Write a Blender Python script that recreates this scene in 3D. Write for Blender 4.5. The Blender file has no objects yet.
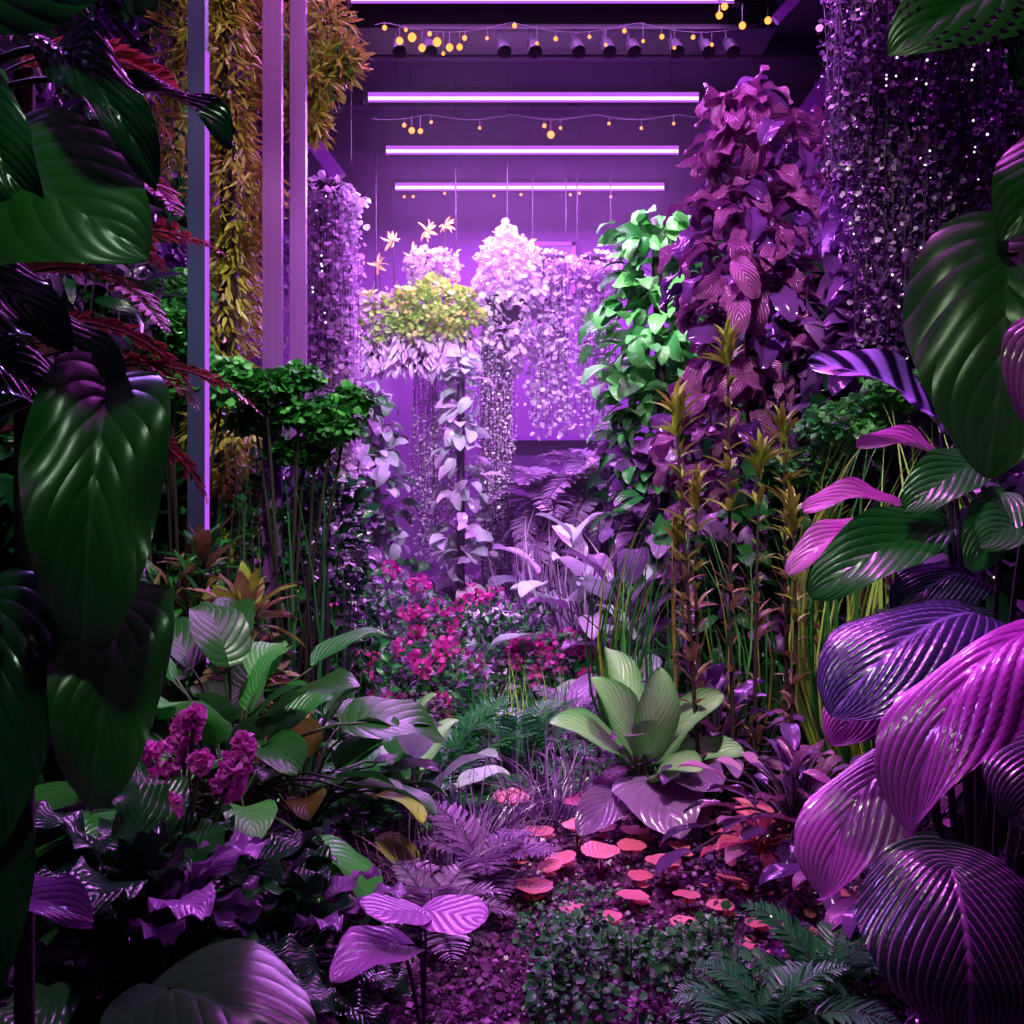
import bpy, math, random
import numpy as np
from mathutils import Vector
random.seed(7); R=np.random.RandomState(11)
scn=bpy.context.scene
pi=math.pi
HAZE=0.010
def nrm(a):
    a=np.asarray(a,float); return a/np.maximum(np.linalg.norm(a,axis=-1,keepdims=True),1e-9)
# ------------------------------------------------------------ materials
def newmat(name):
    m=bpy.data.materials.new(name); m.use_nodes=True
    nt=m.node_tree; nt.nodes.clear()
    o=nt.nodes.new('ShaderNodeOutputMaterial'); return m,nt,o
class NT:
    def __init__(s,nt): s.nt=nt
    def L(s,a,b): s.nt.links.new(a,b)
    def math(s,op,a,b=None,c=None,clamp=False):
        n=s.nt.nodes.new('ShaderNodeMath'); n.operation=op; n.use_clamp=clamp
        for i,x in enumerate((a,b,c)):
            if x is None: continue
            if isinstance(x,(int,float)): n.inputs[i].default_value=x
            else: s.L(x,n.inputs[i])
        return n.outputs[0]
    def mix(s,f,a,b,mode='MIX'):
        n=s.nt.nodes.new('ShaderNodeMixRGB'); n.blend_type=mode
        for i,x in enumerate((f,a,b)):
            if isinstance(x,(int,float)): n.inputs[i].default_value=x
            elif isinstance(x,tuple): n.inputs[i].default_value=(*x,1) if len(x)==3 else x
            else: s.L(x,n.inputs[i])
        return n.outputs[0]
def leafmat(name,c1,c2,vein=None,N=8,k=.6,vw=.12,vs=.6,stripe=0,rough=.3,trans=.25,bump=.3,spec=.6,tcol=None,edge=None):
    m,nt,o=newmat(name); H=NT(nt)
    uv=nt.nodes.new('ShaderNodeUVMap'); sp=nt.nodes.new('ShaderNodeSeparateXYZ'); H.L(uv.outputs[0],sp.inputs[0])
    t=sp.outputs[0]; av=H.math('ABSOLUTE',H.math('MULTIPLY_ADD',sp.outputs[1],2,-1))
    at=nt.nodes.new('ShaderNodeAttribute'); at.attribute_name='rnd'; rnd=at.outputs['Fac']
    nz=nt.nodes.new('ShaderNodeTexNoise'); nz.inputs['Scale'].default_value=9; nz.inputs['Detail'].default_value=3
    f=H.math('ADD',H.math('MULTIPLY',rnd,.75),H.math('MULTIPLY',H.math('SUBTRACT',nz.outputs['Fac'],.5),.9),clamp=True)
    col=H.mix(f,c1,c2)
    if edge: col=H.mix(H.math('POWER',av,3),col,edge)
    ph=H.math('FRACT',H.math('MULTIPLY',H.math('SUBTRACT',t,H.math('MULTIPLY',av,k)),N))
    tri=H.math('ABSOLUTE',H.math('MULTIPLY_ADD',ph,2,-1))   # 1 at vein
    if vein:
        vm=H.math('MULTIPLY',H.math('SUBTRACT',tri,1-vw),1/vw,clamp=True)
        if stripe: vm=H.math('MULTIPLY',H.math('SUBTRACT',tri,.35),3,clamp=True)
        vm=H.math('MULTIPLY',vm,vs)
        mid=H.math('SUBTRACT',1,H.math('MULTIPLY',av,22),clamp=True)
        vm=H.math('MAXIMUM',vm,H.math('MULTIPLY',mid,vs))
        col=H.mix(vm,col,vein)
    b=nt.nodes.new('ShaderNodeBsdfPrincipled'); H.L(col,b.inputs['Base Color'])
    b.inputs['Roughness'].default_value=rough; b.inputs['Specular IOR Level'].default_value=spec
    if bump:
        bp=nt.nodes.new('ShaderNodeBump'); bp.inputs['Strength'].default_value=bump; bp.inputs['Distance'].default_value=.01
        H.L(H.math('SUBTRACT',H.math('MULTIPLY',nz.outputs['Fac'],.4),H.math('POWER',tri,3)),bp.inputs['Height']); H.L(bp.outputs[0],b.inputs['Normal'])
    if trans:
        tr=nt.nodes.new('ShaderNodeBsdfTranslucent'); H.L(col,tr.inputs[0]) if not tcol else None
        if tcol: tr.inputs[0].default_value=(*tcol,1)
        mx=nt.nodes.new('ShaderNodeMixShader'); mx.inputs[0].default_value=trans
        H.L(b.outputs[0],mx.inputs[1]); H.L(tr.outputs[0],mx.inputs[2]); H.L(mx.outputs[0],o.inputs[0])
    else: H.L(b.outputs[0],o.inputs[0])
    return m
def solid(name,c,rough=.5,metal=0,noise=0,c2=None,scale=8,bump=0):
    m,nt,o=newmat(name); H=NT(nt)
    b=nt.nodes.new('ShaderNodeBsdfPrincipled'); b.inputs['Roughness'].default_value=rough; b.inputs['Metallic'].default_value=metal
    nz=nt.nodes.new('ShaderNodeTexNoise'); nz.inputs['Scale'].default_value=scale; nz.inputs['Detail'].default_value=5
    c2=c2 or tuple(x*.6 for x in c)
    H.L(H.mix(nz.outputs['Fac'],c,c2),b.inputs['Base Color'])
    if bump:
        bp=nt.nodes.new('ShaderNodeBump'); bp.inputs['Strength'].default_value=bump; bp.inputs['Distance'].default_value=.02
        H.L(nz.outputs['Fac'],bp.inputs['Height']); H.L(bp.outputs[0],b.inputs['Normal'])
    H.L(b.outputs[0],o.inputs[0]); return m
def emis(name,c,s):
    m,nt,o=newmat(name); e=nt.nodes.new('ShaderNodeEmission'); e.inputs[0].default_value=(*c,1); e.inputs[1].default_value=s
    nt.links.new(e.outputs[0],o.inputs[0]); return m
# ------------------------------------------------------------ mesh builder
class B:
    def __init__(s): s.V=[];s.F=[];s.U=[];s.R=[];s.M=[];s.n=0
    def add(s,tp,mats=None,mi=0,rnd=None):
        tv,tf,tu=tp
        if mats is None: mats=np.eye(4)[None]
        mats=np.asarray(mats); N=len(mats)
        if N==0: return
        v=np.einsum('nij,vj->nvi',mats[:,:3,:3],tv)+mats[:,None,:3,3]
        k=len(tv)
        s.V.append(v.reshape(-1,3))
        f=(tf[None]+(np.arange(N)*k)[:,None,None]+s.n).reshape(-1,4); s.F.append(f)
        s.U.append(np.tile(tu[tf].reshape(-1,2),(N,1)))
        if rnd is None: rnd=R.rand(N)
        s.R.append(np.repeat(np.asarray(rnd,float),k)); s.M.append(np.full(len(f),mi,int)); s.n+=N*k
    def tube(s,P,r,mi=0,sides=5,rnd=.5):
        P=np.asarray(P,float); n=len(P); r=np.full(n,r) if np.isscalar(r) else np.asarray(r,float)
        T=nrm(np.gradient(P,axis=0)); ref=np.array([0,0,1.]) if abs(T[0][2])<.9 else np.array([1.,0,0])
        A=nrm(np.cross(T,ref)); C=np.cross(T,A); a=np.arange(sides)*2*pi/sides
        v=P[:,None]+r[:,None,None]*(A[:,None]*np.cos(a)[None,:,None]+C[:,None]*np.sin(a)[None,:,None])
        v=v.reshape(-1,3); F=[]
        for i in range(n-1):
            for j in range(sides):
                F.append((i*sides+j,i*sides+(j+1)%sides,(i+1)*sides+(j+1)%sides,(i+1)*sides+j))
        u=np.zeros((len(v),2)); u[:,0]=np.repeat(np.linspace(0,1,n),sides); u[:,1]=.5
        s.add((v,np.array(F),u),None,mi,[rnd])
    def box(s,lo,hi,mi=0):
        lo=np.array(lo,float);hi=np.array(hi,float)
        v=np.array([[(lo,hi)[x][0],(lo,hi)[y][1],(lo,hi)[z][2]] for x in(0,1) for y in(0,1) for z in(0,1)])
        F=np.array([(0,1,3,2),(4,6,7,5),(0,4,5,1),(2,3,7,6),(0,2,6,4),(1,5,7,3)])
        s.add((v,F,np.full((8,2),.5)),None,mi,[.5])
    def obox(s,a,b,w,h,mi=0):
        a=np.array(a,float);b=np.array(b,float);d=nrm(b-a);up=np.array([0,0,1.]) if abs(d[2])<.95 else np.array([0,1.,0])
        x=nrm(np.cross(d,up));z=np.cross(x,d)
        v=np.array([p+sx*x*w/2+sz*z*h/2 for p in(a,b) for sx in(-1,1) for sz in(-1,1)])
        F=np.array([(0,1,3,2),(4,6,7,5),(0,4,5,1),(2,3,7,6),(0,2,6,4),(1,5,7,3)])
        s.add((v,F,np.full((8,2),.5)),None,mi,[.5])
    def build(s,name,mats,smooth=True):
        V=np.concatenate(s.V);F=np.concatenate(s.F);U=np.concatenate(s.U);Rr=np.concatenate(s.R);M=np.concatenate(s.M)
        me=bpy.data.meshes.new(name); me.vertices.add(len(V)); me.vertices.foreach_set('co',V.ravel())
        me.loops.add(len(F)*4); me.loops.foreach_set('vertex_index',F.ravel().astype(np.int32))
        me.polygons.add(len(F)); me.polygons.foreach_set('loop_start',(np.arange(len(F))*4).astype(np.int32))
        me.polygons.foreach_set('material_index',M.astype(np.int32))
        me.update(calc_edges=True)
        ul=me.uv_layers.new(name='UVMap'); ul.data.foreach_set('uv',U.ravel())
        a=me.attributes.new('rnd','FLOAT','POINT'); a.data.foreach_set('value',Rr)
        me.polygons.foreach_set('use_smooth',np.full(len(F),smooth))
        for m in mats: me.materials.append(m)
        me.update(); ob=bpy.data.objects.new(name,me); scn.collection.objects.link(ob); return ob
def frames(P,Y,Z,S,Wd=None):
    P=np.atleast_2d(np.asarray(P,float)); n=len(P)
    Y=nrm(np.broadcast_to(Y,(n,3))); Z=np.broadcast_to(Z,(n,3)); X=nrm(np.cross(Y,Z)+1e-6); Z=np.cross(X,Y)
    S=np.broadcast_to(S,(n,)); Wd=S if Wd is None else np.broadcast_to(Wd,(n,))
    M=np.zeros((n,4,4)); M[:,:3,0]=X*Wd[:,None]; M[:,:3,1]=Y*S[:,None]; M[:,:3,2]=Z*S[:,None]; M[:,:3,3]=P; M[:,3,3]=1
    return M
def leaf(kind='oval',nu=8,nv=4,W=.5,curl=.6,fold=.15,droop=0,rn=0,ra=0,rk=.6,wave=0,wf=12,lobe=0,cut=0,side=0):
    s=np.linspace(0,1,nu+1); t=(1-np.cos(pi*s))/2
    e={'lance':(.7,.9),'oval':(.55,.6),'heart':(.40,.80),'round':(.45,.45),'fan':(.42,.58),'strap':(.25,.6),'obov':(1.1,.5),'taper':(.12,1)}[kind]
    w=t**e[0]*(1-t)**e[1]; w=w/w.max()*W/2
    v=np.linspace(-1,1,nv+1); T,Vv=np.meshgrid(t,v,indexing='ij'); Wd=np.repeat(w[:,None],nv+1,1); a=np.abs(Vv)
    X=Wd*Vv+side*np.sin(pi*T)*.5; Y=T-lobe*a**1.6*(1-T)**2
    Z=fold*np.abs(Wd*Vv)-droop*X**2
    if ra: Z=Z+ra*(1-np.abs(np.cos(pi*rn*(T-rk*a)))**3)*np.minimum(1,Wd/(W/2)*1.5)*np.minimum(1,a*6)*(1-a**4*.5)
    if wave: Z=Z+wave*np.sin(wf*T+(Vv>0)*1.7)*a**2
    if curl: y=Y.copy(); Y=np.sin(curl*y)/curl+Z*np.sin(curl*y); Z=Z*np.cos(curl*y)-(1-np.cos(curl*y))/curl
    ty,tz=Y[-1,nv//2],Z[-1,nv//2]; l=math.hypot(ty,tz); c,sn=ty/l,tz/l
    Y,Z=(Y*c+Z*sn)/l,(-Y*sn+Z*c)/l
    V=np.stack([X,Y,Z],-1).reshape(-1,3); U=np.stack([T,(Vv+1)/2],-1).reshape(-1,2); F=[]
    for i in range(nu):
        for j in range(nv):
            if cut:
                tc=(t[i]+t[i+1])/2; ac=abs(v[j]+v[j+1])/2
                if ac>.42 and .12<tc<.85 and ((cut*(tc-rk*ac))%1)<.22: continue
            q=i*(nv+1)+j; F.append((q,q+1,q+nv+2,q+nv+1))
    return V,np.array(F),U
# ------------------------------------------------------------ materials list
G=leafmat
m_green=G('leaf_green',(.012,.13,.02),(.04,.29,.05),(.10,.36,.10),N=7,vs=.25,rough=.25)
m_dkgreen=G('leaf_dark_green',(.004,.036,.012),(.012,.08,.024),(.03,.13,.05),N=7,vs=.3,rough=.2,trans=.1)
m_biggreen=G('leaf_philodendron',(.014,.10,.014),(.028,.16,.025),(.06,.24,.06),N=6,k=.6,vs=.35,vw=.05,rough=.3,bump=.2)
m_bright=G('leaf_bright_green',(.05,.36,.06),(.16,.62,.12),(.3,.6,.2),vs=.2)
m_lime=G('leaf_lime',(.34,.75,.06),(.65,.95,.22),trans=.35,bump=0)
m_gold=G('leaf_gold',(.26,.25,.03),(.58,.54,.10),trans=.3,bump=0)
m_olive=G('leaf_olive',(.22,.32,.03),(.55,.68,.08),(.5,.45,.15),vs=.2)
m_lilac=G('leaf_lilac',(.5,.35,.6),(1,.9,1),rough=.2,trans=.3,bump=0,spec=.8)
m_white=G('leaf_white',(.75,.72,.78),(1,1,1),rough=.4,trans=.3,bump=0)
m_pviolet=G('leaf_dark_violet',(.04,.012,.08),(.24,.09,.36),rough=.15,trans=.15,bump=0,spec=1)
m_paleleaf=G('leaf_pale',(.30,.42,.38),(.65,.75,.75),(.85,.9,.9),vs=.3)
m_calathea=G('leaf_calathea',(.20,.045,.16),(.52,.18,.44),(.09,.015,.08),N=7,vs=.7,vw=.3,rough=.22,bump=.7,spec=.8)
m_ribviolet=G('leaf_ribbed_violet',(.02,.015,.06),(.04,.025,.10),(.34,.19,.70),N=9,k=.95,vs=.85,vw=.3,rough=.2,bump=.35,trans=.05,spec=.9)
m_ribmag=G('leaf_ribbed_magenta',(.42,.08,.42),(.58,.15,.56),(.06,.012,.10),N=8,k=.8,vs=.6,vw=.45,rough=.2,bump=.35,trans=.1,spec=.9)
m_stripe=G('leaf_striped_violet',(.01,.005,.03),(.015,.01,.04),(.42,.25,.85),N=6,k=.15,stripe=1,vs=.95,rough=.25,trans=.1)
m_pinkleaf=G('leaf_pink',(.42,.14,.36),(.65,.3,.56),(.9,.6,.85),N=7,vs=.3,rough=.25)
m_red=G('leaf_red',(.25,.03,.04),(.5,.10,.08),trans=.3,bump=0)
m_coral=G('leaf_coral',(.80,.16,.24),(1,.32,.42),(1,.5,.5),N=5,vs=.2,trans=.2,rough=.35)
m_rose=G('petal_magenta',(.50,.01,.26),(.9,.09,.55),trans=.3,bump=0,rough=.6)
m_pinkpetal=G('petal_pink',(.6,.05,.42),(.95,.30,.8),trans=.3,bump=0,rough=.6)
m_yellow=G('petal_yellow',(.95,.75,.15),(1,.9,.35),trans=.3,bump=0)
m_croton=G('leaf_croton',(.24,.14,.07),(.55,.36,.18),(.6,.2,.15),N=6,vs=.5)
m_fern=G('leaf_fern',(.02,.18,.05),(.06,.36,.09),bump=0)
m_vfern=G('leaf_violet_fern',(.22,.12,.28),(.5,.34,.55),bump=0,rough=.2,spec=.9)
m_purpleleaf=G('leaf_purple',(.18,.07,.24),(.42,.21,.50),(.65,.45,.75),N=7,vs=.3,rough=.18,spec=.8)
m_varie=G('leaf_variegated',(.32,.66,.26),(.48,.85,.38),(.12,.44,.10),N=8,vs=.5,vw=.25,rough=.35,edge=(.08,.38,.08))
m_caladium=G('leaf_caladium',(.015,.06,.02),(.035,.10,.04),(.10,.16,.12),N=5,k=.8,vs=.5,vw=.06,rough=.25,bump=.15)
m_stem=solid('stem_green',(.05,.10,.03)); m_bark=solid('bark',(.035,.022,.02),.8,bump=.5); m_redstem=solid('stem_red',(.35,.02,.05))
m_pstem=solid('stem_violet',(.06,.03,.08))
m_ribdark=G('leaf_ribbed_dark',(.02,.028,.035),(.035,.045,.055),(.50,.20,.55),N=10,k=1.0,vs=.8,vw=.3,rough=.2,bump=.35,trans=.05,spec=.9)
# templates
T_sm=leaf('oval',2,2,W=.6,curl=.5,fold=.3)
T_sm2=leaf('round',3,2,W=.95,curl=.7,fold=.2)
T_lance=leaf('lance',5,2,W=.28,curl=.7,fold=.35)
T_nar=leaf('lance',3,2,W=.16,curl=.4,fold=.3)
T_oval=leaf('oval',10,6,W=.5,curl=.9,fold=.3,wave=.03,wf=9)
T_ovalup=leaf('oval',16,6,W=.40,curl=1.0,fold=.35,wave=.04,wf=9)
T_heart=leaf('heart',12,6,W=.8,curl=.9,fold=.2,wave=.04,lobe=.28)
T_heartS=leaf('heart',6,4,W=.8,curl=1.0,fold=.25,wave=.03,lobe=.3)
T_big=leaf('heart',44,20,W=.82,curl=.8,fold=.22,droop=.8,rn=6,ra=.004,rk=.6,wave=.05,wf=8,lobe=.25)
T_big2=leaf('heart',44,20,W=.7,curl=1.2,fold=.35,droop=.6,rn=6,ra=.003,rk=.6,wave=.07,wf=10,lobe=.2,side=.08)
T_rib=leaf('fan',90,40,W=1.0,curl=1.2,fold=.12,droop=.9,rn=9,ra=.013,rk=.95,lobe=.32,wave=.04,wf=9)
T_ribf=leaf('fan',90,40,W=1.0,curl=1.2,fold=.1,droop=1.1,rn=10,ra=.013,rk=1.0,lobe=.32,wave=.04,wf=10)
T_rib2=leaf('fan',90,40,W=.75,curl=1.6,fold=.18,droop=.8,rn=8,ra=.011,rk=.8,lobe=.25,wave=.06,wf=8)
T_cala=leaf('oval',24,10,W=.58,curl=1.7,fold=.3,rn=8,ra=.03,wave=.05,wf=14,lobe=.1)
T_banana=leaf('oval',30,8,W=.42,curl=1.0,fold=.35,rn=6,ra=.006,rk=.15,wave=.03)
T_blade=leaf('taper',9,2,W=.05,curl=1.5,fold=.4)
T_blade0=leaf('taper',8,2,W=.016,curl=.5,fold=.4)
T_mon=leaf('heart',50,20,W=.9,curl=.8,fold=.2,droop=.5,rn=8,ra=.008,cut=7,lobe=.25)
T_pad=leaf('round',10,10,W=1.0,curl=.2,fold=.03,lobe=.12,wave=.02)
T_wavy=leaf('heart',16,8,W=.85,curl=1.0,fold=.12,wave=.09,wf=20,rn=6,ra=.03,lobe=.25)
def bez(a,c,b,n=8):
    t=np.linspace(0,1,n)[:,None]; a,b,c=map(lambda q:np.asarray(q,float),(a,b,c)); return (1-t)**2*a+2*t*(1-t)*c+t*t*b
# ------------------------------------------------------------ plant generators
def hero(name,leaves,mats,pole=None,stemmi=0):
    b=B()
    if pole:
        p0,p1,r=pole; zs=np.linspace(0,1,14)[:,None]; P=np.array(p0)+(np.array(p1)-np.array(p0))*zs; P[:,:2]+=R.randn(14,2)*.008
        b.tube(P,r,stemmi,8)
    for at,ba,ti,no,ws,tp,mi in leaves:
        at=np.array(at,float);ba=np.array(ba,float);ti=np.array(ti,float)
        L=np.linalg.norm(ti-ba); M=frames(ba,ti-ba,np.array(no,float),L,L*ws); b.add(tp,M,mi)
        c=(at+ba)/2+np.array([0,0,.35*np.linalg.norm(ba-at)]); b.tube(bez(at,c,ba,12),np.linspace(.012,.006,12)*max(.5,min(1,L*3)),stemmi,6)
    return b.build(name,mats)
def rosette(name,loc,n,L,tp,mats,pet=.2,el=(75,15),dr=35,seed=0,mi=(1,),az=(0,360),ws=1,r=.005,build=True,b=None):
    rs=np.random.RandomState(seed+3); b=b or B(); loc=np.array(loc,float)
    for i in range(n):
        f=i/max(1,n-1); a=math.radians(az[0]+((i*137.5)%360)/360*(az[1]-az[0])+rs.uniform(-15,15)); e=math.radians(el[0]+(el[1]-el[0])*f+rs.uniform(-8,8))
        d=np.array([math.cos(a)*math.cos(e),math.sin(a)*math.cos(e),math.sin(e)]); h=np.array([math.cos(a),math.sin(a),0])
        p=pet*rs.uniform(.6,1.2); base=loc+d*p
        e2=e-math.radians(dr+rs.uniform(-12,12)); d2=h*math.cos(e2)+np.array([0,0,math.sin(e2)]); nn=-h*math.sin(e2)+np.array([0,0,math.cos(e2)])
        l=rs.uniform(L[0],L[1])
        if p>.03: b.tube(bez(loc,loc+np.array([0,0,p*.5])+d*p*.3,base,6),np.linspace(r*1.4,r,6),0,4)
        b.add(tp[i%len(tp)] if isinstance(tp,list) else tp,frames(base,d2,nn+rs.randn(3)*.18,l,l*ws*rs.uniform(.8,1.1)),mi[i%len(mi)],[rs.rand()])
    if build: return b.build(name,mats)
def bush(name,loc,rad,n,tp,size,mats,mi=(1,),up=.5,seed=0,stems=6,ground=0,flowers=None,b=None,build=True,shell=.55,r=.008):
    rs=np.random.RandomState(seed+5); own=b or B(); loc=np.array(loc,float); rad=np.array(rad,float)
    d=nrm(rs.randn(n,3)); rr=shell+(1-shell)*rs.rand(n)**.6
    rr=rr*(1+.18*np.sin(d[:,0]*7+seed)*np.cos(d[:,2]*6+seed))
    P=loc+d*rr[:,None]*rad
    if ground==0: P[:,2]=np.maximum(P[:,2],.02)
    Z=nrm(d*.8+np.array([0,0,up])+rs.randn(n,3)*.35); Y=nrm(d+rs.randn(n,3)*.7+np.array([0,0,-.25]))
    S=rs.uniform(size[0],size[1],n); ids=rs.randint(0,len(mi),n)
    for k,q in enumerate(mi):
        s=ids==k; own.add(tp,frames(P[s],Y[s],Z[s],S[s]),q,rs.rand(s.sum()))
    for i in range(stems):
        e=loc+nrm(rs.randn(3))*rad*.6; g=np.array([loc[0]+rs.uniform(-.3,.3)*rad[0],loc[1]+rs.uniform(-.3,.3)*rad[1],ground])
        own.tube(bez(g,(g+e)/2+rs.randn(3)*.05*rad,e,7),np.linspace(r,r*.5,7),0,5)
    if flowers:
        fn,fr,fmi,ps,fp=flowers
        for i in range(fn):
            dd=nrm(rs.randn(3)); dd[2]=abs(dd[2]); dd[1]=-abs(dd[1]) if rs.rand()<.7 else dd[1]; c=loc+dd*rad*1.02
            q=nrm(rs.randn(fp,3)); r1=fr*rs.uniform(.6,1.2)
            own.add(T_sm2,frames(c+q*r1*.8,nrm(q+rs.randn(fp,3)*.5),nrm(q+rs.randn(fp,3)*.4),rs.uniform(.7,1.2,fp)*ps),fmi,rs.rand(fp))
    if build: return own.build(name,mats)
def curtain(name,c,w,d,zt,zb,n,ls,sp,mats,tp=None,seed=0,ragged=.3,spread=.03,mi=(1,),sway=.05,tray=True):
    rs=np.random.RandomState(seed+9); b=B(); tp=tp or T_sm
    Ps=[]
    for i in range(n):
        a=rs.rand()*2*pi; q=math.sqrt(rs.rand()); x=c[0]+w/2*q*math.cos(a); y=c[1]+d/2*q*math.sin(a)
        L=(zt-zb)*(1-ragged*rs.rand()**1.3); m=max(4,int(L/sp)); z=zt-np.linspace(0,L,m)
        ph=rs.rand(2)*6; P=np.stack([x+sway*np.sin(z*1.7+ph[0])*.6+rs.randn()*.01,y+sway*np.sin(z*1.3+ph[1])*.6+0*z,z],1)
        b.tube(P[::max(1,m//8)] if m>16 else P,.003,0,3); Ps.append(P)
    P=np.concatenate(Ps); k=len(P); P=P+rs.randn(k,3)*spread*.5
    Y=nrm(rs.randn(k,3)*np.array([1,1,.4])+np.array([0,0,-.6])); Z=nrm(rs.randn(k,3)*.7+np.array([0,-.7,.6]))
    S=rs.uniform(.6,1.4,k)*ls; ids=rs.randint(0,len(mi),k)
    for j,q in enumerate(mi):
        s=ids==j; b.add(tp,frames(P[s],Y[s],Z[s],S[s]),q,rs.rand(s.sum())**1.2)
    if tray:
        bush('',(c[0],c[1],zt-.02),(w/2+.04,d/2+.04,.14),int(700*w),T_sm2,(ls,ls*1.6),None,mi=mi,seed=seed,stems=0,b=b,build=False,shell=.5,ground=9)
        a=np.linspace(0,1,5); b.tube([(c[0],c[1],zt-.02+.1*q) for q in a],[w*.3,w*.4,w*.44,w*.44,w*.42],len(mats)-1,14)
        for sx in(-1,1): b.tube([(c[0]+sx*w*.4,c[1],zt+.3),(c[0]+sx*w*.4,c[1],6.08)],.005,len(mats)-1,4)
    return b.build(name,mats)
def vinecol(name,p0,p1,rad,n,tp,size,mats,mi=(1,),seed=0,pole=.04,droop=.7,rz=None,miw=None):
    rs=np.random.RandomState(seed+2); b=B(); p0=np.array(p0,float);p1=np.array(p1,float)
    b.tube(p0+(p1-p0)*np.linspace(0,.93,8)[:,None],pole,0,8)
    t=rs.rand(n); a=rs.rand(n)*2*pi; h=np.stack([np.cos(a),np.sin(a),0*a],1)
    rr=rad*(.35+.65*rs.rand(n))*(1+.25*np.sin(t*23+a)); 
    if rz is not None: rr=rr*np.interp(t,np.linspace(0,1,len(rz)),rz)
    C=p0+(p1-p0)*t[:,None]; P=C+h*rr[:,None]
    Y=nrm(h*.7+np.array([0,0,-droop])+rs.randn(n,3)*.5); Z=nrm(h+np.array([0,0,.7])+rs.randn(n,3)*.45)
    S=rs.uniform(*size,n); ids=rs.randint(0,len(mi),n)
    if miw is not None:  # lower part of the climber uses the other leaf set
        low=t<miw[0]; ids=np.where(low,rs.randint(miw[1],len(mi),n),rs.randint(0,miw[1],n))
    for j,q in enumerate(mi):
        s=ids==j; b.add(tp,frames(P[s],Y[s],Z[s],S[s]),q,rs.rand(s.sum()))
    for i in range(0,n,max(1,n//90)): b.tube(bez(C[i]-[0,0,.08],C[i]+h[i]*rr[i]*.5+[0,0,.03],P[i],5),.004,0,3)
    return b.build(name,mats)
def frond(b,base,az,e,L,pl,np_,mi,rs,curl=1.2,tp=None,pw=1):
    h=np.array([math.cos(az),math.sin(az),0]); s=np.linspace(0,1,np_); ang=e-curl*s; ds=L/np_
    hx=np.cumsum(np.cos(ang))*ds; hz=np.cumsum(np.sin(ang))*ds
    P=np.array(base)+h*hx[:,None]+np.array([0,0,1])*hz[:,None]
    T=h*np.cos(ang)[:,None]+np.array([0,0,1])*np.sin(ang)[:,None]; side=np.array([-h[1],h[0],0]); N=np.cross(T,side)*-1; N=N*np.sign(N[:,2:3]+1e-6)
    b.tube(P[::2],np.linspace(.004,.001,len(P[::2])),0,3)
    prof=np.sin(pi*np.clip(s*.86+.12,0,1))**.7*pl; k=s>.08
    for sg in(-1,1):
        Y=side*sg*.9+T*.5+rs.randn(np_,3)*.08; b.add(tp or T_nar,frames(P[k],Y[k],N[k],prof[k],prof[k]*pw),mi,rs.rand(k.sum()))
def fern(name,loc,n,L,mats,pl=.12,np_=26,seed=0,mi=1,el=(80,25),curl=1.3,az=(0,360),pw=1,tp=None,stem=0):
    rs=np.random.RandomState(seed+1); b=B()
    if stem: b.tube([(loc[0],loc[1],0),(loc[0]+.02,loc[1],loc[2]*.5),tuple(loc)],stem,0,8)
    for i in range(n):
        a=math.radians(az[0]+((i*137.5)%360)/360*(az[1]-az[0])+rs.uniform(-12,12)); e=math.radians(el[0]+(el[1]-el[0])*i/max(1,n-1)+rs.uniform(-8,8))
        l=rs.uniform(*L); frond(b,loc,a,e,l,pl*l/L[1],np_,mi,rs,curl*rs.uniform(.7,1.2),tp,pw)
    return b.build(name,mats)
def grass(name,loc,rad,n,L,mats,seed=0,mi=(0,),tp=None,lean=.4,ws=1,jit=.12):
    rs=np.random.RandomState(seed+4); b=B(); a=rs.rand(n)*2*pi; q=np.sqrt(rs.rand(n)); h=np.stack([np.cos(a),np.sin(a),0*a],1)
    P=np.array(loc)+h*(q*rad)[:,None]; Y=nrm(h*(lean*rs.rand(n)*2)[:,None]+np.array([0,0,1])+rs.randn(n,3)*jit); Z=h+np.array([0,0,.8])
    S=rs.uniform(*L,n); ids=rs.randint(0,len(mi),n)
    for j,q in enumerate(mi):
        s=ids==j; b.add(tp or T_blade,frames(P[s],Y[s],Z[s],S[s],S[s]*ws),q,rs.rand(s.sum()))
    return b.build(name,mats)
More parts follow.
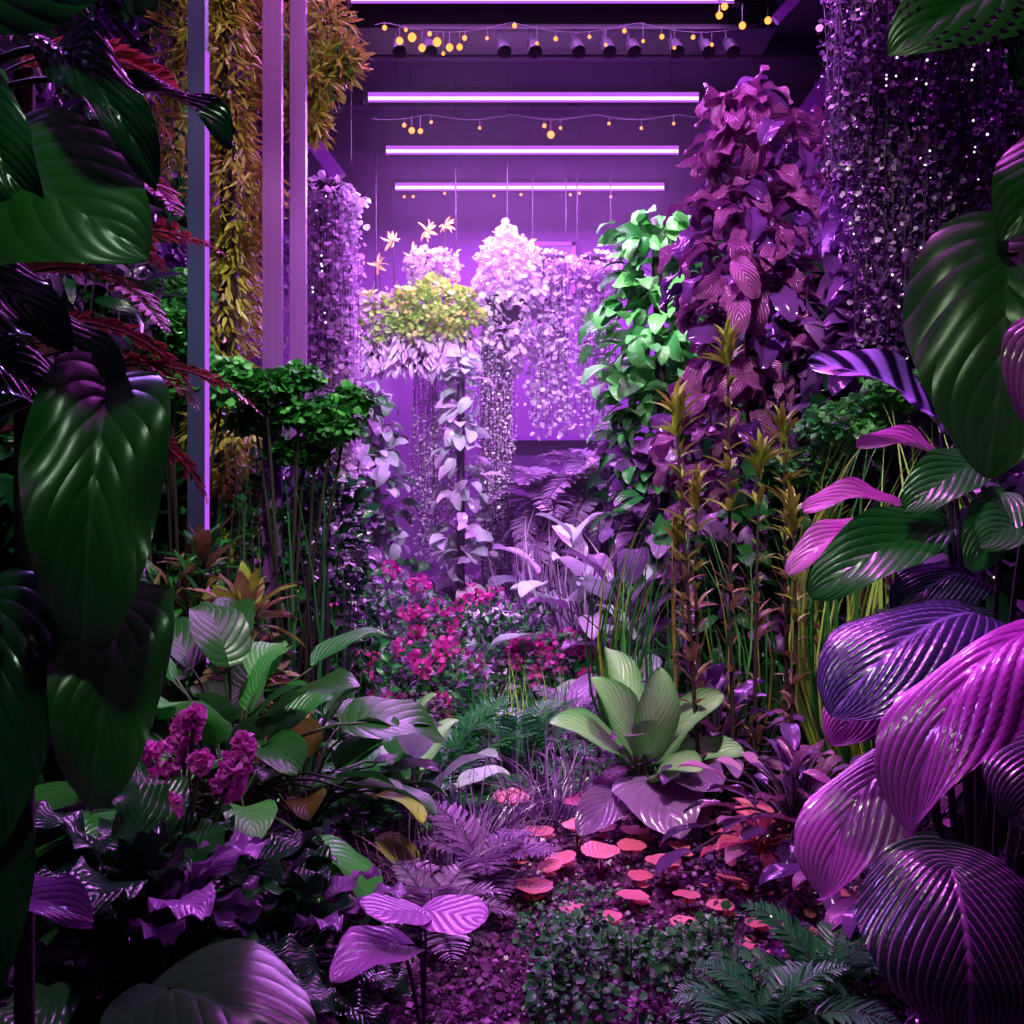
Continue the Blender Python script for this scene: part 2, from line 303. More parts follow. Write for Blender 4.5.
def cane(name,loc,stems,mats,seed=0,leafL=.14,tp=None,tuft=20,step=.09):
    rs=np.random.RandomState(seed+6); b=B(); tp=tp or T_lance
    for dx,dy,h in stems:
        g=np.array([loc[0]+dx*.6,loc[1]+dy*.6,0]); e=np.array([loc[0]+dx,loc[1]+dy,h]); P=bez(g,(g+e)/2+rs.randn(3)*.04,e,12); b.tube(P,np.linspace(.012,.006,12),0,5)
        for z in np.arange(h*.2,h,step):
            t=z/h; c=np.array([np.interp(t,np.linspace(0,1,12),P[:,i]) for i in range(3)]); f=.5+.7*rs.rand()
            n=int(1+5*t*rs.rand()+2*t); a=rs.rand(n)*6.28; hh=np.stack([np.cos(a),np.sin(a),0*a],1)
            b.add(tp,frames(np.repeat(c[None],n,0),nrm(hh+np.array([0,0,.8])+rs.randn(n,3)*.3),nrm(-hh*.5+np.array([0,0,1])),leafL*f*rs.uniform(.6,1.1,n),leafL*f*.75),1 if t<.65 else 2,rs.rand(n)*t)
        n=tuft; a=rs.rand(n)*6.28; hh=np.stack([np.cos(a),np.sin(a),0*a],1)
        b.add(tp,frames(np.repeat(e[None],n,0)-np.array([0,0,1])*rs.uniform(0,.12,(n,1)),nrm(hh*rs.uniform(.1,1.1,(n,1))+np.array([0,0,1])),-hh+np.array([0,0,.5]),leafL*rs.uniform(.8,1.3,n),leafL*.8),2,rs.rand(n))
    return b.build(name,mats)
# ============================================================ ROOM
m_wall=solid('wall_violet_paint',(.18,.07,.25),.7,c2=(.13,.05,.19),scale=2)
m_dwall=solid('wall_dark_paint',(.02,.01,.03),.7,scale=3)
m_ceil=solid('ceiling_paint',(.035,.016,.055),.7,scale=2)
m_steel=solid('painted_steel',(.04,.022,.06),.4,.2,scale=3)
m_post=solid('post_lilac_paint',(.26,.07,.40),.35,.1,scale=3)
m_dark=solid('black_plastic',(.015,.012,.02),.5)
def boxobj(name,lo,hi,m):
    b=B(); b.box(lo,hi); return b.build(name,[m],False)
boxobj('wall_back',(-3.6,13,-.1),(3.8,13.15,6.2),m_wall)
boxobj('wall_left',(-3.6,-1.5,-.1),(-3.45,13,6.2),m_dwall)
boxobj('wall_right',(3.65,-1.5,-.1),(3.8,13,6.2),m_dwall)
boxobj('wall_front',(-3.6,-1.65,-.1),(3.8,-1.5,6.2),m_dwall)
boxobj('ceiling',(-3.6,-1.65,6.1),(3.8,13.15,6.25),m_ceil)
m,nt,o=newmat('soil'); H=NT(nt)
b_=nt.nodes.new('ShaderNodeBsdfPrincipled'); vo=nt.nodes.new('ShaderNodeTexVoronoi'); vo.inputs['Scale'].default_value=40
tc=nt.nodes.new('ShaderNodeTexCoord'); H.L(tc.outputs['Object'],vo.inputs['Vector'])
nz=nt.nodes.new('ShaderNodeTexNoise'); nz.inputs['Scale'].default_value=3; H.L(tc.outputs['Object'],nz.inputs['Vector'])
H.L(H.mix(nz.outputs['Fac'],H.mix(vo.outputs['Distance'],(.16,.06,.14),(.03,.012,.035)),(.06,.02,.06)),b_.inputs['Base Color']); b_.inputs['Roughness'].default_value=.6
bp=nt.nodes.new('ShaderNodeBump'); bp.inputs['Strength'].default_value=1; bp.inputs['Distance'].default_value=.03; H.L(vo.outputs['Distance'],bp.inputs['Height']); H.L(bp.outputs[0],b_.inputs['Normal']); H.L(b_.outputs[0],o.inputs[0])
m_soil=m
boxobj('floor',(-3.6,-1.65,-.12),(3.8,13.15,0),m_soil)
b=B(); c8=np.array([[x,y,z] for x in(-1,1) for y in(-1,1) for z in(-1,1)],float); Fq=np.array([(0,1,3,2),(4,6,7,5),(0,4,5,1),(2,3,7,6),(0,2,6,4),(1,5,7,3)])
n=26000; Pp=np.stack([R.uniform(-1.2,1.8,n),2.7+4.5*R.rand(n)**1.5,R.uniform(0,.02,n)],1)
b.add((c8*.5,Fq,np.full((8,2),.5)),frames(Pp,R.randn(n,3),R.randn(n,3),R.uniform(.006,.022,n)),0,R.rand(n)**3)
b.build('gravel_mulch',[G('mulch',(.05,.010,.05),(.6,.16,.58),trans=0,bump=0,rough=.3)],False)
b=B(); b.box((-2.0,8.5,5.52),(2.2,9.0,5.80)); b.box((-2.0,8.75,5.80),(-1.85,8.85,6.1)); b.box((2.0,8.75,5.80),(2.15,8.85,6.1)); b.build('ceiling_beam',[m_steel],False)
b=B(); b.box((-3.45,11.9,5.7),(3.65,12.1,6.1)); b.build('ceiling_beam',[m_steel],False)
b=B()
for y in (7.2,9.9,11.1): b.box((-3.45,y,5.9),(3.65,y+.1,6.1))
b.build('ceiling_joist',[m_steel],False)
b=B(); b.obox((2.15,8,4.4),(3.2,8,5.9),.09,.14); b.obox((2.0,9,4.3),(3.1,9,5.6),.06,.1); b.obox((2.15,8,4.4),(3.64,8,4.4),.06,.1); b.obox((1.9,7.4,5.05),(2.7,7.4,5.9),.05,.07); b.build('roof_truss',[m_post],False)
b=B(); b.obox((-2.1,8.6,5.2),(-1.45,8.6,4.3),.08,.12); b.obox((-3.4,8.6,5.2),(-2.1,8.6,5.2),.08,.12);b.build('roof_brace',[m_post],False)
b=B(); b.box((-.2,12.9,4.25),(.75,13,4.85)); b.build('window_1',[solid('window_glass_dark',(.08,.035,.13),.35)],False)
b=B(); b.box((-.25,12.88,4.2),(.8,12.99,4.25)); b.box((-.25,12.88,4.85),(.8,12.99,4.9)); b.box((-.25,12.88,4.2),(-.2,12.99,4.9)); b.box((.75,12.88,4.2),(.8,12.99,4.9)); b.build('trim_2',[m_post],False)
m_tube=emis('led_tube_glow',(.95,.55,1.0),2.0)
m_tubeh=emis('led_tube_diffuser',(.6,.12,1),.95)
def tubes(name,y,x0,x1,z=5.4,pw=120,col=(.70,.2,1.0)):
    root=bpy.data.objects.new(name,None); scn.collection.objects.link(root)
    b=B(); b.tube([(x0,y,z),(x1,y,z)],.022,0,10); b.box((x0-.03,y-.05,z+.05),(x1+.03,y+.05,z+.09),1); b.box((x0,y-.03,z+.022),(x1,y+.03,z+.05),2); b.box((x0,y-.028,z-.038),(x1,y-.022,z-.02),2); b.box((x0-.05,y-.05,z-.035),(x0,y+.05,z+.08),1); b.box((x1,y-.05,z-.035),(x1+.05,y+.05,z+.08),1)
    for sx in(x0+.25,x1-.25): b.tube([(sx,y,z+.1),(sx,y,6.09)],.005,1,4)
    ob=b.build('tube_body',[m_tube,m_dark,m_tubeh],False); ob.parent=root
    l=bpy.data.lights.new('tube_light','AREA'); l.shape='RECTANGLE'; l.size=x1-x0; l.size_y=.1; l.energy=pw; l.color=col
    lo=bpy.data.objects.new('tube_light',l); lo.location=((x0+x1)/2,y,z-.06); lo.parent=root; scn.collection.objects.link(lo)
tubes('added_tube_light',8.1,-1.27,1.75,5.55,120)
tubes('added_tube_light',9.35,-1.31,1.7,5.27,160)
tubes('added_tube_light',10.6,-1.3,1.72,5.23,230)
tubes('added_tube_light',11.6,-1.32,1.72,5.17,290)
tubes('added_tube_light',6.2,-1.3,1.7,5.5,100,(.78,.15,1))  # this tube and the next two are out of view, added for light
tubes('added_tube_light',4.0,-1.3,1.7,5.5,66,(.85,.10,1))
tubes('added_tube_light',1.8,-1.3,1.7,5.5,12,(.88,.10,1))
def area(name,loc,tgt,size,e,col,spot=None):
    l=bpy.data.lights.new(name,'SPOT' if spot else 'AREA'); l.energy=e; l.color=col
    if spot: l.spot_size=math.radians(spot); l.spot_blend=.6; l.shadow_soft_size=size
    else: l.shape='DISK'; l.size=size
    o=bpy.data.objects.new(name,l); o.location=loc; o.rotation_euler=(Vector(tgt)-Vector(loc)).to_track_quat('-Z','Y').to_euler(); scn.collection.objects.link(o)
area('fill_spot_magenta',(.6,2.6,3.6),(.85,1.95,.85),.06,270,(.98,.14,1),56)  # from here on unseen fill spots, added to light chosen plants
area('fill_spot_white',(-.1,.3,3.4),(.75,1.4,1.75),.12,30,(.75,1,.6),40)
area('fill_spot_white',(-.2,.5,3.4),(-.65,1.45,1.5),.12,40,(.65,1,.7),50)
area('fill_spot_blue',(-1.5,2.8,3.4),(-.6,1.5,1.4),.08,80,(.45,.2,1),60)  # added blue rim on the left leaves, no fixture behind it
area('fill_spot_white',(-.2,1.9,4.8),(-1.2,4.6,1.3),.12,460,(.85,1,.7),50)
area('fill_spot_white',(0,3.4,5.0),(-1.5,5.6,2.3),.12,360,(.85,1,.6),34)  # added to brighten the cloud-pruned trees
area('fill_spot_warm',(-.6,3.4,5.2),(-1.7,6.0,3.6),.12,190,(1,.9,.5),50)  # warm fill added for the gold foliage
area('fill_spot_white',(.6,2.4,4.9),(1.1,5.2,1.5),.12,420,(.98,.95,.8),50)
area('fill_spot_white',(-.2,5.2,5.4),(1.0,8,3.4),.12,460,(.75,1,.85),30)
area('fill_spot_pink',(.6,3.0,5.4),(1.5,6.4,3.4),.08,680,(1,.5,1),36)  # pink fill added for the calathea tower
area('fill_spot_pink',(.3,2.4,4.8),(.45,4.6,.1),.12,460,(1,.5,.85),36)
area('fill_spot_white',(.2,1.6,4.2),(.6,3.1,.1),.12,110,(.85,1,.8),34)
area('fill_spot_magenta',(-.9,2.2,4.6),(-.65,3.0,.3),.06,220,(.88,.3,1),50)  # added fill over the heuchera clumps
area('fill_spot_white',(-.3,6.5,5.6),(-.7,10.6,3.2),.12,820,(.95,.9,.95),40)
area('fill_spot_lilac',(-.4,5.0,5.4),(-.6,7.4,.8),.12,480,(1,.75,1),45)
area('fill_spot_lilac',(.4,6.0,5.4),(.6,9.4,.9),.12,1000,(.92,.7,1),50)  # lilac fill added for the lavender plants and cycads
if HAZE:
    hz=bpy.data.materials.new('haze'); hz.use_nodes=True; nt=hz.node_tree; nt.nodes.clear(); o=nt.nodes.new('ShaderNodeOutputMaterial'); v=nt.nodes.new('ShaderNodeVolumeScatter'); v.inputs['Color'].default_value=(.9,.75,1,1); v.inputs['Density'].default_value=HAZE; v.inputs['Anisotropy'].default_value=.2; nt.links.new(v.outputs[0],o.inputs['Volume'])
    boxobj('mist_haze',(-2.3,7.7,.03),(2.6,12.8,5.1),hz)
w=bpy.data.worlds.new('w'); scn.world=w; w.use_nodes=True; w.node_tree.nodes['Background'].inputs[0].default_value=(.25,.1,.4,1); w.node_tree.nodes['Background'].inputs[1].default_value=.015
# posts
b=B(); b.box((-1.585,5.0,0),(-1.50,5.06,6.1)); b.box((-1.50,5.0,0),(-1.482,5.015,3.75),1); b.build('steel_post',[solid('post_blue_paint',(.06,.06,.2),.35,.3),emis('post_led_edge',(.55,.10,.9),1.0)],False)
b=B(); b.box((-1.365,5.6,0),(-1.262,5.65,6.1)); b.build('steel_post',[m_post],False)
b=B(); b.box((-1.28,5.9,0),(-1.19,5.95,6.1)); b.build('steel_post',[m_post],False)
# fairy lights and track spots
m_warm=emis('fairy_bulb_glow',(1,.24,.05),3.0)
m_sparkle=emis('vine_sparkle_glow',(.85,.6,1),2.0)  # emission for the added sparkle specks in the vines
b=B()
def ball(b,c,r,mi):
    t=np.linspace(0,pi,6); P=np.array([(c[0],c[1],c[2]+r*math.cos(a)) for a in t]); b.tube(P,np.maximum(np.sin(t)*r,1e-4),mi,8)
x=np.linspace(-1.1,2.3,60); z=5.42-.08*np.abs(np.sin(x*3.1)); b.tube(np.stack([x,0*x+8.2,z],1),.003,0,4)
for xx,dz,r in [(-1.02,.02,.02),(-.9,.1,.03),(-.8,.05,.035),(-.72,.12,.03),(-.6,.06,.035),(-.5,.1,.03),(-.42,.1,.025),(-.38,.03,.02),(.02,.0,.02),(.35,.04,.018),(.62,.02,.015),(.9,.02,.018),(1.2,.05,.02),(1.45,.02,.018),(1.6,.08,.015),(-.85,0,.015),(-.66,0,.018),(-.55,.15,.015),(-.2,.06,.014),(.2,.1,.014),(.75,.1,.014),(1.05,.12,.014),(1.3,.12,.014)]:
    zz=5.42-.08*abs(math.sin(xx*3.1)); b.tube([(xx,8.2,zz+.01),(xx,8.2,zz-dz)],.003,0,3); ball(b,(xx,8.2,zz-dz-.02),r,1)
x=np.linspace(-1.3,1.7,60); z=5.19-.05*np.abs(np.sin(x*4.1)); b.tube(np.stack([x,0*x+9.5,z],1),.003,0,4)
for xx,dz,r in [(-1.0,.02,.02),(-.93,.08,.03),(-.85,.1,.025),(-.75,.03,.015),(-.3,.04,.014),(.3,.02,.02),(.36,.1,.035),(.45,.04,.015),(.9,.02,.015),(1.2,.04,.015),(1.5,.04,.015)]:
    zz=5.17-.05*abs(math.sin(xx*4.1)); b.tube([(xx,9.5,zz+.02),(xx,9.5,zz-dz)],.003,0,3); ball(b,(xx,9.5,zz-dz-.02),r,1)
x=np.linspace(-1.3,1.4,60); z=5.07-.04*np.abs(np.sin(x*4.1)); b.tube(np.stack([x,0*x+11.4,z],1),.003,0,4)
for xx in (-1.2,-1.1,-.75,-.2,.1,.65,.75,1.1): ball(b,(xx,11.4,5.05-.04*abs(math.sin(xx*4.1))),.016,1)
x=np.linspace(1.55,2.2,10); b.tube(np.stack([x,0*x+8,5.5-.1*(x-1.6)],1),.003,0,4)
for xx,zz in ((1.62,5.38),(1.66,5.45),(1.8,5.3),(2.0,5.34)): ball(b,(xx,8,zz),.028,1); b.tube([(xx,8,5.5),(xx,8,zz)],.003,0,3)
b.build('vine_sparkle',[m_dark,m_warm],True)
# glowing specks added as vine sparkle; only a few are real pin lights
b=B(); rs=np.random.RandomState(90)
for cx,cy,z0,z1,wd,k in ((1.9,4.75,2.3,4.2,.42,26),(2.35,4.85,2.2,4.3,.42,26),(-1.56,8.33,1.2,4.1,.5,34),(-.16,10.6,.4,3.3,.3,20)):
    for j in range(4):
        xx=cx+rs.uniform(-.5,.5)*wd; zs=np.linspace(z1,z0,12); b.tube(np.stack([xx+.02*np.sin(zs*5),0*zs+cy,zs],1),.0015,0,3)
        for q in range(k//4): zz=rs.uniform(z0,z1); ball(b,(xx+.02*math.sin(zz*5),cy-.005,zz),rs.uniform(.004,.007)*cy/5,2)
b.build('vine_sparkle',[m_dark,m_warm,m_sparkle],True)
b=B(); b.box((-.9,8.35,5.44),(2.0,8.40,5.48))
for xx in (-.95,-.7,-.1,.15,.5,.75,.95,1.3,1.55,1.75):
    b.tube([(xx,8.38,5.46),(xx,8.36,5.32)],.012,0,5); b.tube([(xx,8.4,5.36),(xx+.02,8.34,5.31),(xx+.04,8.28,5.22)],[.03,.05,.06],0,10)
for xx in(-.8,1.9): b.tube([(xx,8.38,5.48),(xx,8.6,5.54)],.01,0,4)
b.build('track_spotlights',[m_dark],False)
# ============================================================ BACK ZONE
LM=[m_pstem,m_lilac,m_white,m_dark]
curtain('hanging_string_vine',(-1.56,8.6),.52,.5,4.15,.9,120,.045,.042,LM,seed=1,mi=(1,1,2),spread=.06,tp=T_sm2)
curtain('hanging_string_vine',(.40,11),.45,.4,4.15,2.3,60,.048,.05,LM,seed=2,mi=(1,2),tp=T_sm2,spread=.05,ragged=.6)
curtain('hanging_string_vine',(.88,11),.45,.4,4.15,2.3,60,.048,.05,LM,seed=22,mi=(1,2),tp=T_sm2,spread=.05,ragged=.6)
curtain('hanging_string_vine',(-.16,10.8),.34,.3,3.4,.05,90,.035,.033,LM,seed=3,mi=(1,2),spread=.03,ragged=.05,tray=False)
curtain('hanging_string_vine',(-.85,11.2),.5,.3,3.3,.9,50,.045,.045,LM,seed=4,mi=(1,),ragged=.3,tray=False)
b=B(); bush('',(-.05,10.8,3.95),(.36,.34,.55),1500,T_sm2,(.04,.09),None,mi=(1,2,2),seed=8,stems=0,b=b,build=False,shell=.4)
bush('',(-.05,10.8,3.3),(.26,.26,.3),600,T_sm2,(.04,.08),None,mi=(1,2),seed=9,stems=0,b=b,build=False)
b.tube([(-.05,10.8,3.4),(-.05,10.8,3.45),(-.05,10.8,3.75)],[.02,.18,.24],3,12); b.tube([(-.05,10.8,3.75),(-.05,10.8,6.1)],.006,3,4)
b.build('hanging_white_blossom_basket',LM)
b=B(); b.box((-1.6,10.75,3.05),(-.42,11.1,3.35),3); 
for sx in(-1.45,-.6): b.tube([(sx,10.9,3.3),(sx,10.9,6.1)],.008,3,4)
bush('',(-1.3,10.8,3.5),(.4,.3,.32),900,T_sm2,(.04,.09),None,mi=(4,1),seed=10,stems=0,b=b,build=False)
bush('',(-.8,10.65,3.6),(.48,.3,.32),1700,T_sm2,(.035,.08),None,mi=(4,4,4,4,5),seed=11,stems=0,b=b,build=False)
bush('',(-.85,10.8,4.08),(.28,.2,.2),500,T_sm2,(.04,.08),None,mi=(1,2),seed=12,stems=0,b=b,build=False)
n=420; P=np.stack([R.uniform(-1.75,-.4,n),R.uniform(10.55,10.75,n),3.4-.42*R.rand(n)],1)
b.add(T_lance,frames(P,np.stack([R.randn(n)*.5,R.randn(n)*.3-.3,-.8+0*P[:,0]],1),(0,-1,.4),R.uniform(.08,.2,n)),1)
for c in ((-1.25,4.35),(-1.05,4.2),(-.7,4.5),(-.9,4.45),(-1.4,4.1),(-1.5,3.8)):
    b.tube([(c[0]*.9-.1,10.8,3.6),(c[0],10.75,c[1])],.008,0,4); k=12; q=nrm(R.randn(k,3)); b.add(T_lance,frames(np.repeat([[c[0],10.75,c[1]]],k,0),q,nrm(R.randn(k,3)),R.uniform(.08,.15,k)),5)
b.build('hanging_planter_trough',[m_pstem,m_lilac,m_white,m_dark,m_lime,m_yellow])
vinecol('climbing_ivy',(-1.35,10.2,0),(-1.35,10.2,2.75),.38,380,T_heartS,(.10,.18),[m_pstem,m_paleleaf,m_purpleleaf,m_green],mi=(1,1,2,3),seed=1,rz=[.9,1,1,.8,.3])
vinecol('climbing_ivy',(-.5,10,0),(-.5,10,3.1),.28,220,T_heartS,(.11,.2),[m_pstem,m_paleleaf,m_lilac],mi=(1,2),seed=2,rz=[.9,1,.9,.7,.4])
fern('cycad_palm',(.4,10.2,1.5),34,(.7,1.0),[m_bark,m_vfern],pl=.28,np_=36,seed=3,el=(88,-10),curl=1.8,stem=.12,pw=1.3)
fern('cycad_palm',(.95,9.9,1.65),34,(.7,1.0),[m_bark,m_vfern],pl=.28,np_=36,seed=4,el=(88,-10),curl=1.8,stem=.12,pw=1.3)
boxobj('trim_1',(-.2,12.85,2.4),(3.6,13,2.46),m_post)
bush('background_shrub',(-2.3,10.5,.8),(.5,.7,1),700,T_heartS,(.13,.25),[m_bark,m_purpleleaf,m_vfern],mi=(1,2),seed=20)
bush('background_shrub',(2.1,10.3,1.6),(.7,.7,1.9),1400,T_heartS,(.13,.25),[m_bark,m_purpleleaf,m_dkgreen],mi=(1,2,2),seed=21)
bush('background_shrub',(-.2,11.2,.3),(1.2,.5,.55),700,T_heartS,(.12,.22),[m_bark,m_purpleleaf,m_paleleaf],mi=(1,2,1),seed=22)
rosette('broad_leaf_lavender_plant',(.6,8.4,.1),34,(.35,.52),T_oval,[m_pstem,m_paleleaf,m_lilac],pet=1.0,el=(88,20),dr=50,seed=5,mi=(1,2))
rosette('broad_leaf_lavender_plant',(.85,7.4,.05),34,(.3,.44),T_oval,[m_pstem,m_purpleleaf,m_paleleaf],pet=.85,el=(88,20),dr=50,seed=6,mi=(1,2))
grass('lavender_spike_clump',(.9,9.0,.1),.3,160,(.9,1.6),[m_vfern,m_lilac],seed=3,mi=(0,0,1),ws=.7)
for i,(x,y,rx,rz) in enumerate([(-.95,7.3,.6,.62),(-.25,7.8,.55,.5),(.35,7.4,.4,.34),(-1.35,6.6,.35,.5),(-.6,6.7,.45,.36)]):
    bush('flowering_rhododendron',(x,y,rz*.75),(rx,.5,rz),1700,T_sm,(.05,.10),[m_bark,m_green,m_fern,m_rose,m_purpleleaf],mi=(1,2,4),seed=30+i,flowers=(19,.06,3,.04,26))
# ============================================================ LEFT SIDE
b=B(); k=6500
t=R.rand(k); a=R.rand(k)*6.28; h=np.stack([np.cos(a),np.sin(a),0*a],1); P=np.stack([-1.66+.05*np.sin(t*17),6.0+0*t,1.0+5.0*t],1)+h*(.19*(.4+.6*R.rand(k))*(1+.4*np.sin(t*43)))[:,None]
b.add(T_nar,frames(P,nrm(h*.8+R.randn(k,3)*.4-np.array([0,0,.7])),h+R.randn(k,3)*.3,R.uniform(.06,.14,k),R.uniform(.07,.16,k)),1); b.tube([(-1.66,6,0),(-1.66,6,6)],.05,0,6)
b.build('golden_climbing_conifer',[m_bark,m_gold])
b=B(); 
for i,(x,y,z,r) in enumerate([(-1.15,6.3,4.5,.18),(-1.2,6.25,4.15,.15),(-1.45,6.3,4.45,.2),(-1.05,6.3,4.28,.11),(-1.85,6.0,4.3,.25),(-1.95,5.9,3.7,.25),(-1.4,6.3,4.1,.15),(-1.25,6.3,3.9,.10)]):
    bush('',(x,y,z),(r,r,r*.9),300,T_nar,(.07,.14),None,mi=(1,1,2),seed=40+i,stems=2,ground=6.05,b=b,build=False,shell=.2)
    bush('',(x,y,z),(r,r,r*.9),90,T_sm,(.04,.08),None,mi=(2,3),seed=140+i,stems=0,ground=6.05,b=b,build=False,shell=.2)
b.build('golden_hanging_foliage',[m_bark,m_gold,m_olive,m_green])
def cloud(name,root,pads,seed,mats,n=330,size=(.05,.09),tp=T_sm2):
    b=B(); rs=np.random.RandomState(seed); root=np.array(root,float)
    for i,(x,y,z,rx,rz) in enumerate(pads):
        bush('',(x,y,z),(rx,rx*.8,rz),int(n*rx/.25),tp,size,None,mi=(1,1,2),seed=seed*7+i,stems=0,b=b,build=False,up=1,shell=.3)
        b.tube(bez(root+[rs.uniform(-.1,.1),0,0],root*[.6,.6,0]+np.array([x*.4,y*.4,z*.6]),(x,y,z-.02),9),np.linspace(.014,.007,9),0,6)
    return b.build(name,mats)
CM=[m_bark,m_bright,m_green]
cloud('cloud_pruned_tree',(-1.75,5.3,0),[(-1.8,5.3,2.30,.26,.1),(-1.78,5.4,2.65,.17,.1),(-1.6,5.2,2.12,.24,.09),(-2.05,5.2,2.05,.2,.1),(-1.95,5.1,2.5,.16,.08),(-1.7,5.1,2.45,.14,.07),(-1.45,5.2,2.2,.14,.07)],51,CM,n=600,size=(.03,.06))
cloud('cloud_pruned_tree',(-1.15,5.4,0),[(-1.02,5.4,2.02,.26,.07),(-1.28,5.3,2.15,.18,.06),(-.93,5.3,1.93,.14,.05),(-1.38,5.5,2.0,.16,.07),(-1.12,5.5,1.82,.2,.06),(-.85,5.4,2.1,.1,.05),(-1.1,5.3,2.2,.12,.05)],52,[m_bark,m_green,m_bright],n=700,size=(.03,.055))
grass('reed_stems',(-1.2,5.2,0),.3,60,(1.1,1.8),[m_pstem,m_fern],seed=8,mi=(0,1),tp=T_blade0,lean=.06,jit=.06)
rosette('croton_shrub',(-1.2,4.6,.98),30,(.14,.26),T_lance,[m_bark,m_croton,m_olive],pet=.08,el=(88,10),dr=20,seed=8,mi=(1,2),ws=1.2)
rosette('croton_shrub',(-1.45,4.8,1.2),26,(.14,.26),T_lance,[m_bark,m_croton,m_green],pet=.08,el=(88,10),dr=20,seed=9,mi=(1,2),ws=1.2)
b=B(); b.tube([(-1.2,4.6,0),(-1.2,4.6,1.0)],.018,0,6); b.tube([(-1.45,4.8,0),(-1.45,4.8,1.22)],.018,0,6); b.build('croton_stem',[m_bark])
bush('understory_shrub',(-1.5,4.7,.6),(.5,.4,.6),1100,T_lance,(.10,.18),[m_bark,m_green,m_croton],mi=(1,1,2),seed=61)
bush('understory_shrub',(-1.3,5.9,1.0),(.5,.35,.95),1800,T_sm,(.06,.12),[m_bark,m_dkgreen,m_fern],mi=(1,2),seed=65)
bush('understory_shrub',(-1.1,5.75,1.0),(.3,.2,.75),900,T_sm,(.05,.1),[m_bark,m_dkgreen,m_pviolet],mi=(1,2),seed=66)
bush('understory_shrub',(-2.1,6.4,1.2),(.4,.5,1.3),1500,T_heartS,(.1,.2),[m_bark,m_dkgreen,m_green],mi=(1,2),seed=62)
bush('understory_shrub',(-1.95,4.0,1.2),(.4,.4,.7),900,T_heartS,(.10,.2),[m_bark,m_dkgreen],mi=(1,),seed=63)
bush('understory_shrub',(-2.1,4.6,2.6),(.4,.5,.7),900,T_lance,(.12,.22),[m_bark,m_dkgreen,m_pviolet],mi=(1,2),seed=64)
rosette('philodendron_clump',(-1.05,3.8,.3),42,(.24,.36),[T_oval,T_heart],[m_stem,m_green,m_biggreen,m_bright],pet=.62,el=(85,5),dr=45,seed=12,mi=(1,2,2,3),ws=1.1)
rosette('philodendron_clump',(-.85,4.2,.15),30,(.2,.3),T_oval,[m_stem,m_green,m_olive,m_biggreen],pet=.48,el=(80,5),dr=40,seed=13,mi=(1,3,2,3),ws=1.1)
def flowerhead(name,loc,heads,mats,seed):
    b=B(); rs=np.random.RandomState(seed)
    for x,y,z,r in heads:
        b.tube(bez(loc,(np.array(loc)+[x,y,z])/2+[0,0,.1],(x,y,z),7),.007,0,5)
        k=110; q=nrm(rs.randn(k,3)); c=np.array([x,y,z]); b.add(T_sm2,frames(c+q*r*[1,1,1.3]*.8,nrm(q+rs.randn(k,3)*.7),nrm(q+rs.randn(k,3)*.3),rs.uniform(.012,.024,k)*1.2),1,rs.rand(k))
    rosette('',loc,14,(.15,.25),T_oval,None,pet=.3,el=(75,20),seed=seed,mi=(2,),b=b,build=False); return b.build(name,mats)
flowerhead('pink_bergenia',(-1.0,3.05,.15),[(-.97,3.05,.85,.035),(-1.02,3.05,.77,.04),(-.80,2.95,.76,.038),(-.83,3.0,.70,.038),(-1.05,3,.70,.04),(-.98,2.9,.66,.035),(-.78,2.98,.82,.025),(-.9,2.95,.78,.022),(-.93,3.0,.9,.02),(-1.08,3.0,.8,.025)],[m_stem,m_pinkpetal,m_dkgreen],5)
rosette('heuchera_clump',(-1.0,2.75,.12),54,(.16,.25),T_wavy,[m_pstem,m_dkgreen,m_purpleleaf,m_green],pet=.45,el=(88,5),dr=50,seed=14,mi=(1,3,1,2,1))
rosette('heuchera_clump',(-.66,2.95,.08),34,(.14,.22),T_wavy,[m_pstem,m_dkgreen,m_purpleleaf],pet=.34,el=(85,0),dr=45,seed=15,mi=(1,2,1))
hero('purple_oxalis',[((-.24,2.8,0),(-.25,2.75,.43),(-.38,2.66,.46),(0,-.05,1),1.4,T_pad,1),((-.24,2.8,0),(-.23,2.75,.43),(-.07,2.70,.42),(0,-.1,1),1.3,T_pad,1),((-.24,2.8,0),(-.30,2.7,.36),(-.45,2.55,.33),(0,-.25,1),1.1,T_heart,1)],[m_pstem,G('leaf_oxalis',(.42,.12,.5),(.52,.2,.6),(.65,.35,.78),N=5,vs=.3,rough=.25)])
PL=(-.9,1.5)
def pp(z): return (PL[0],PL[1],z)
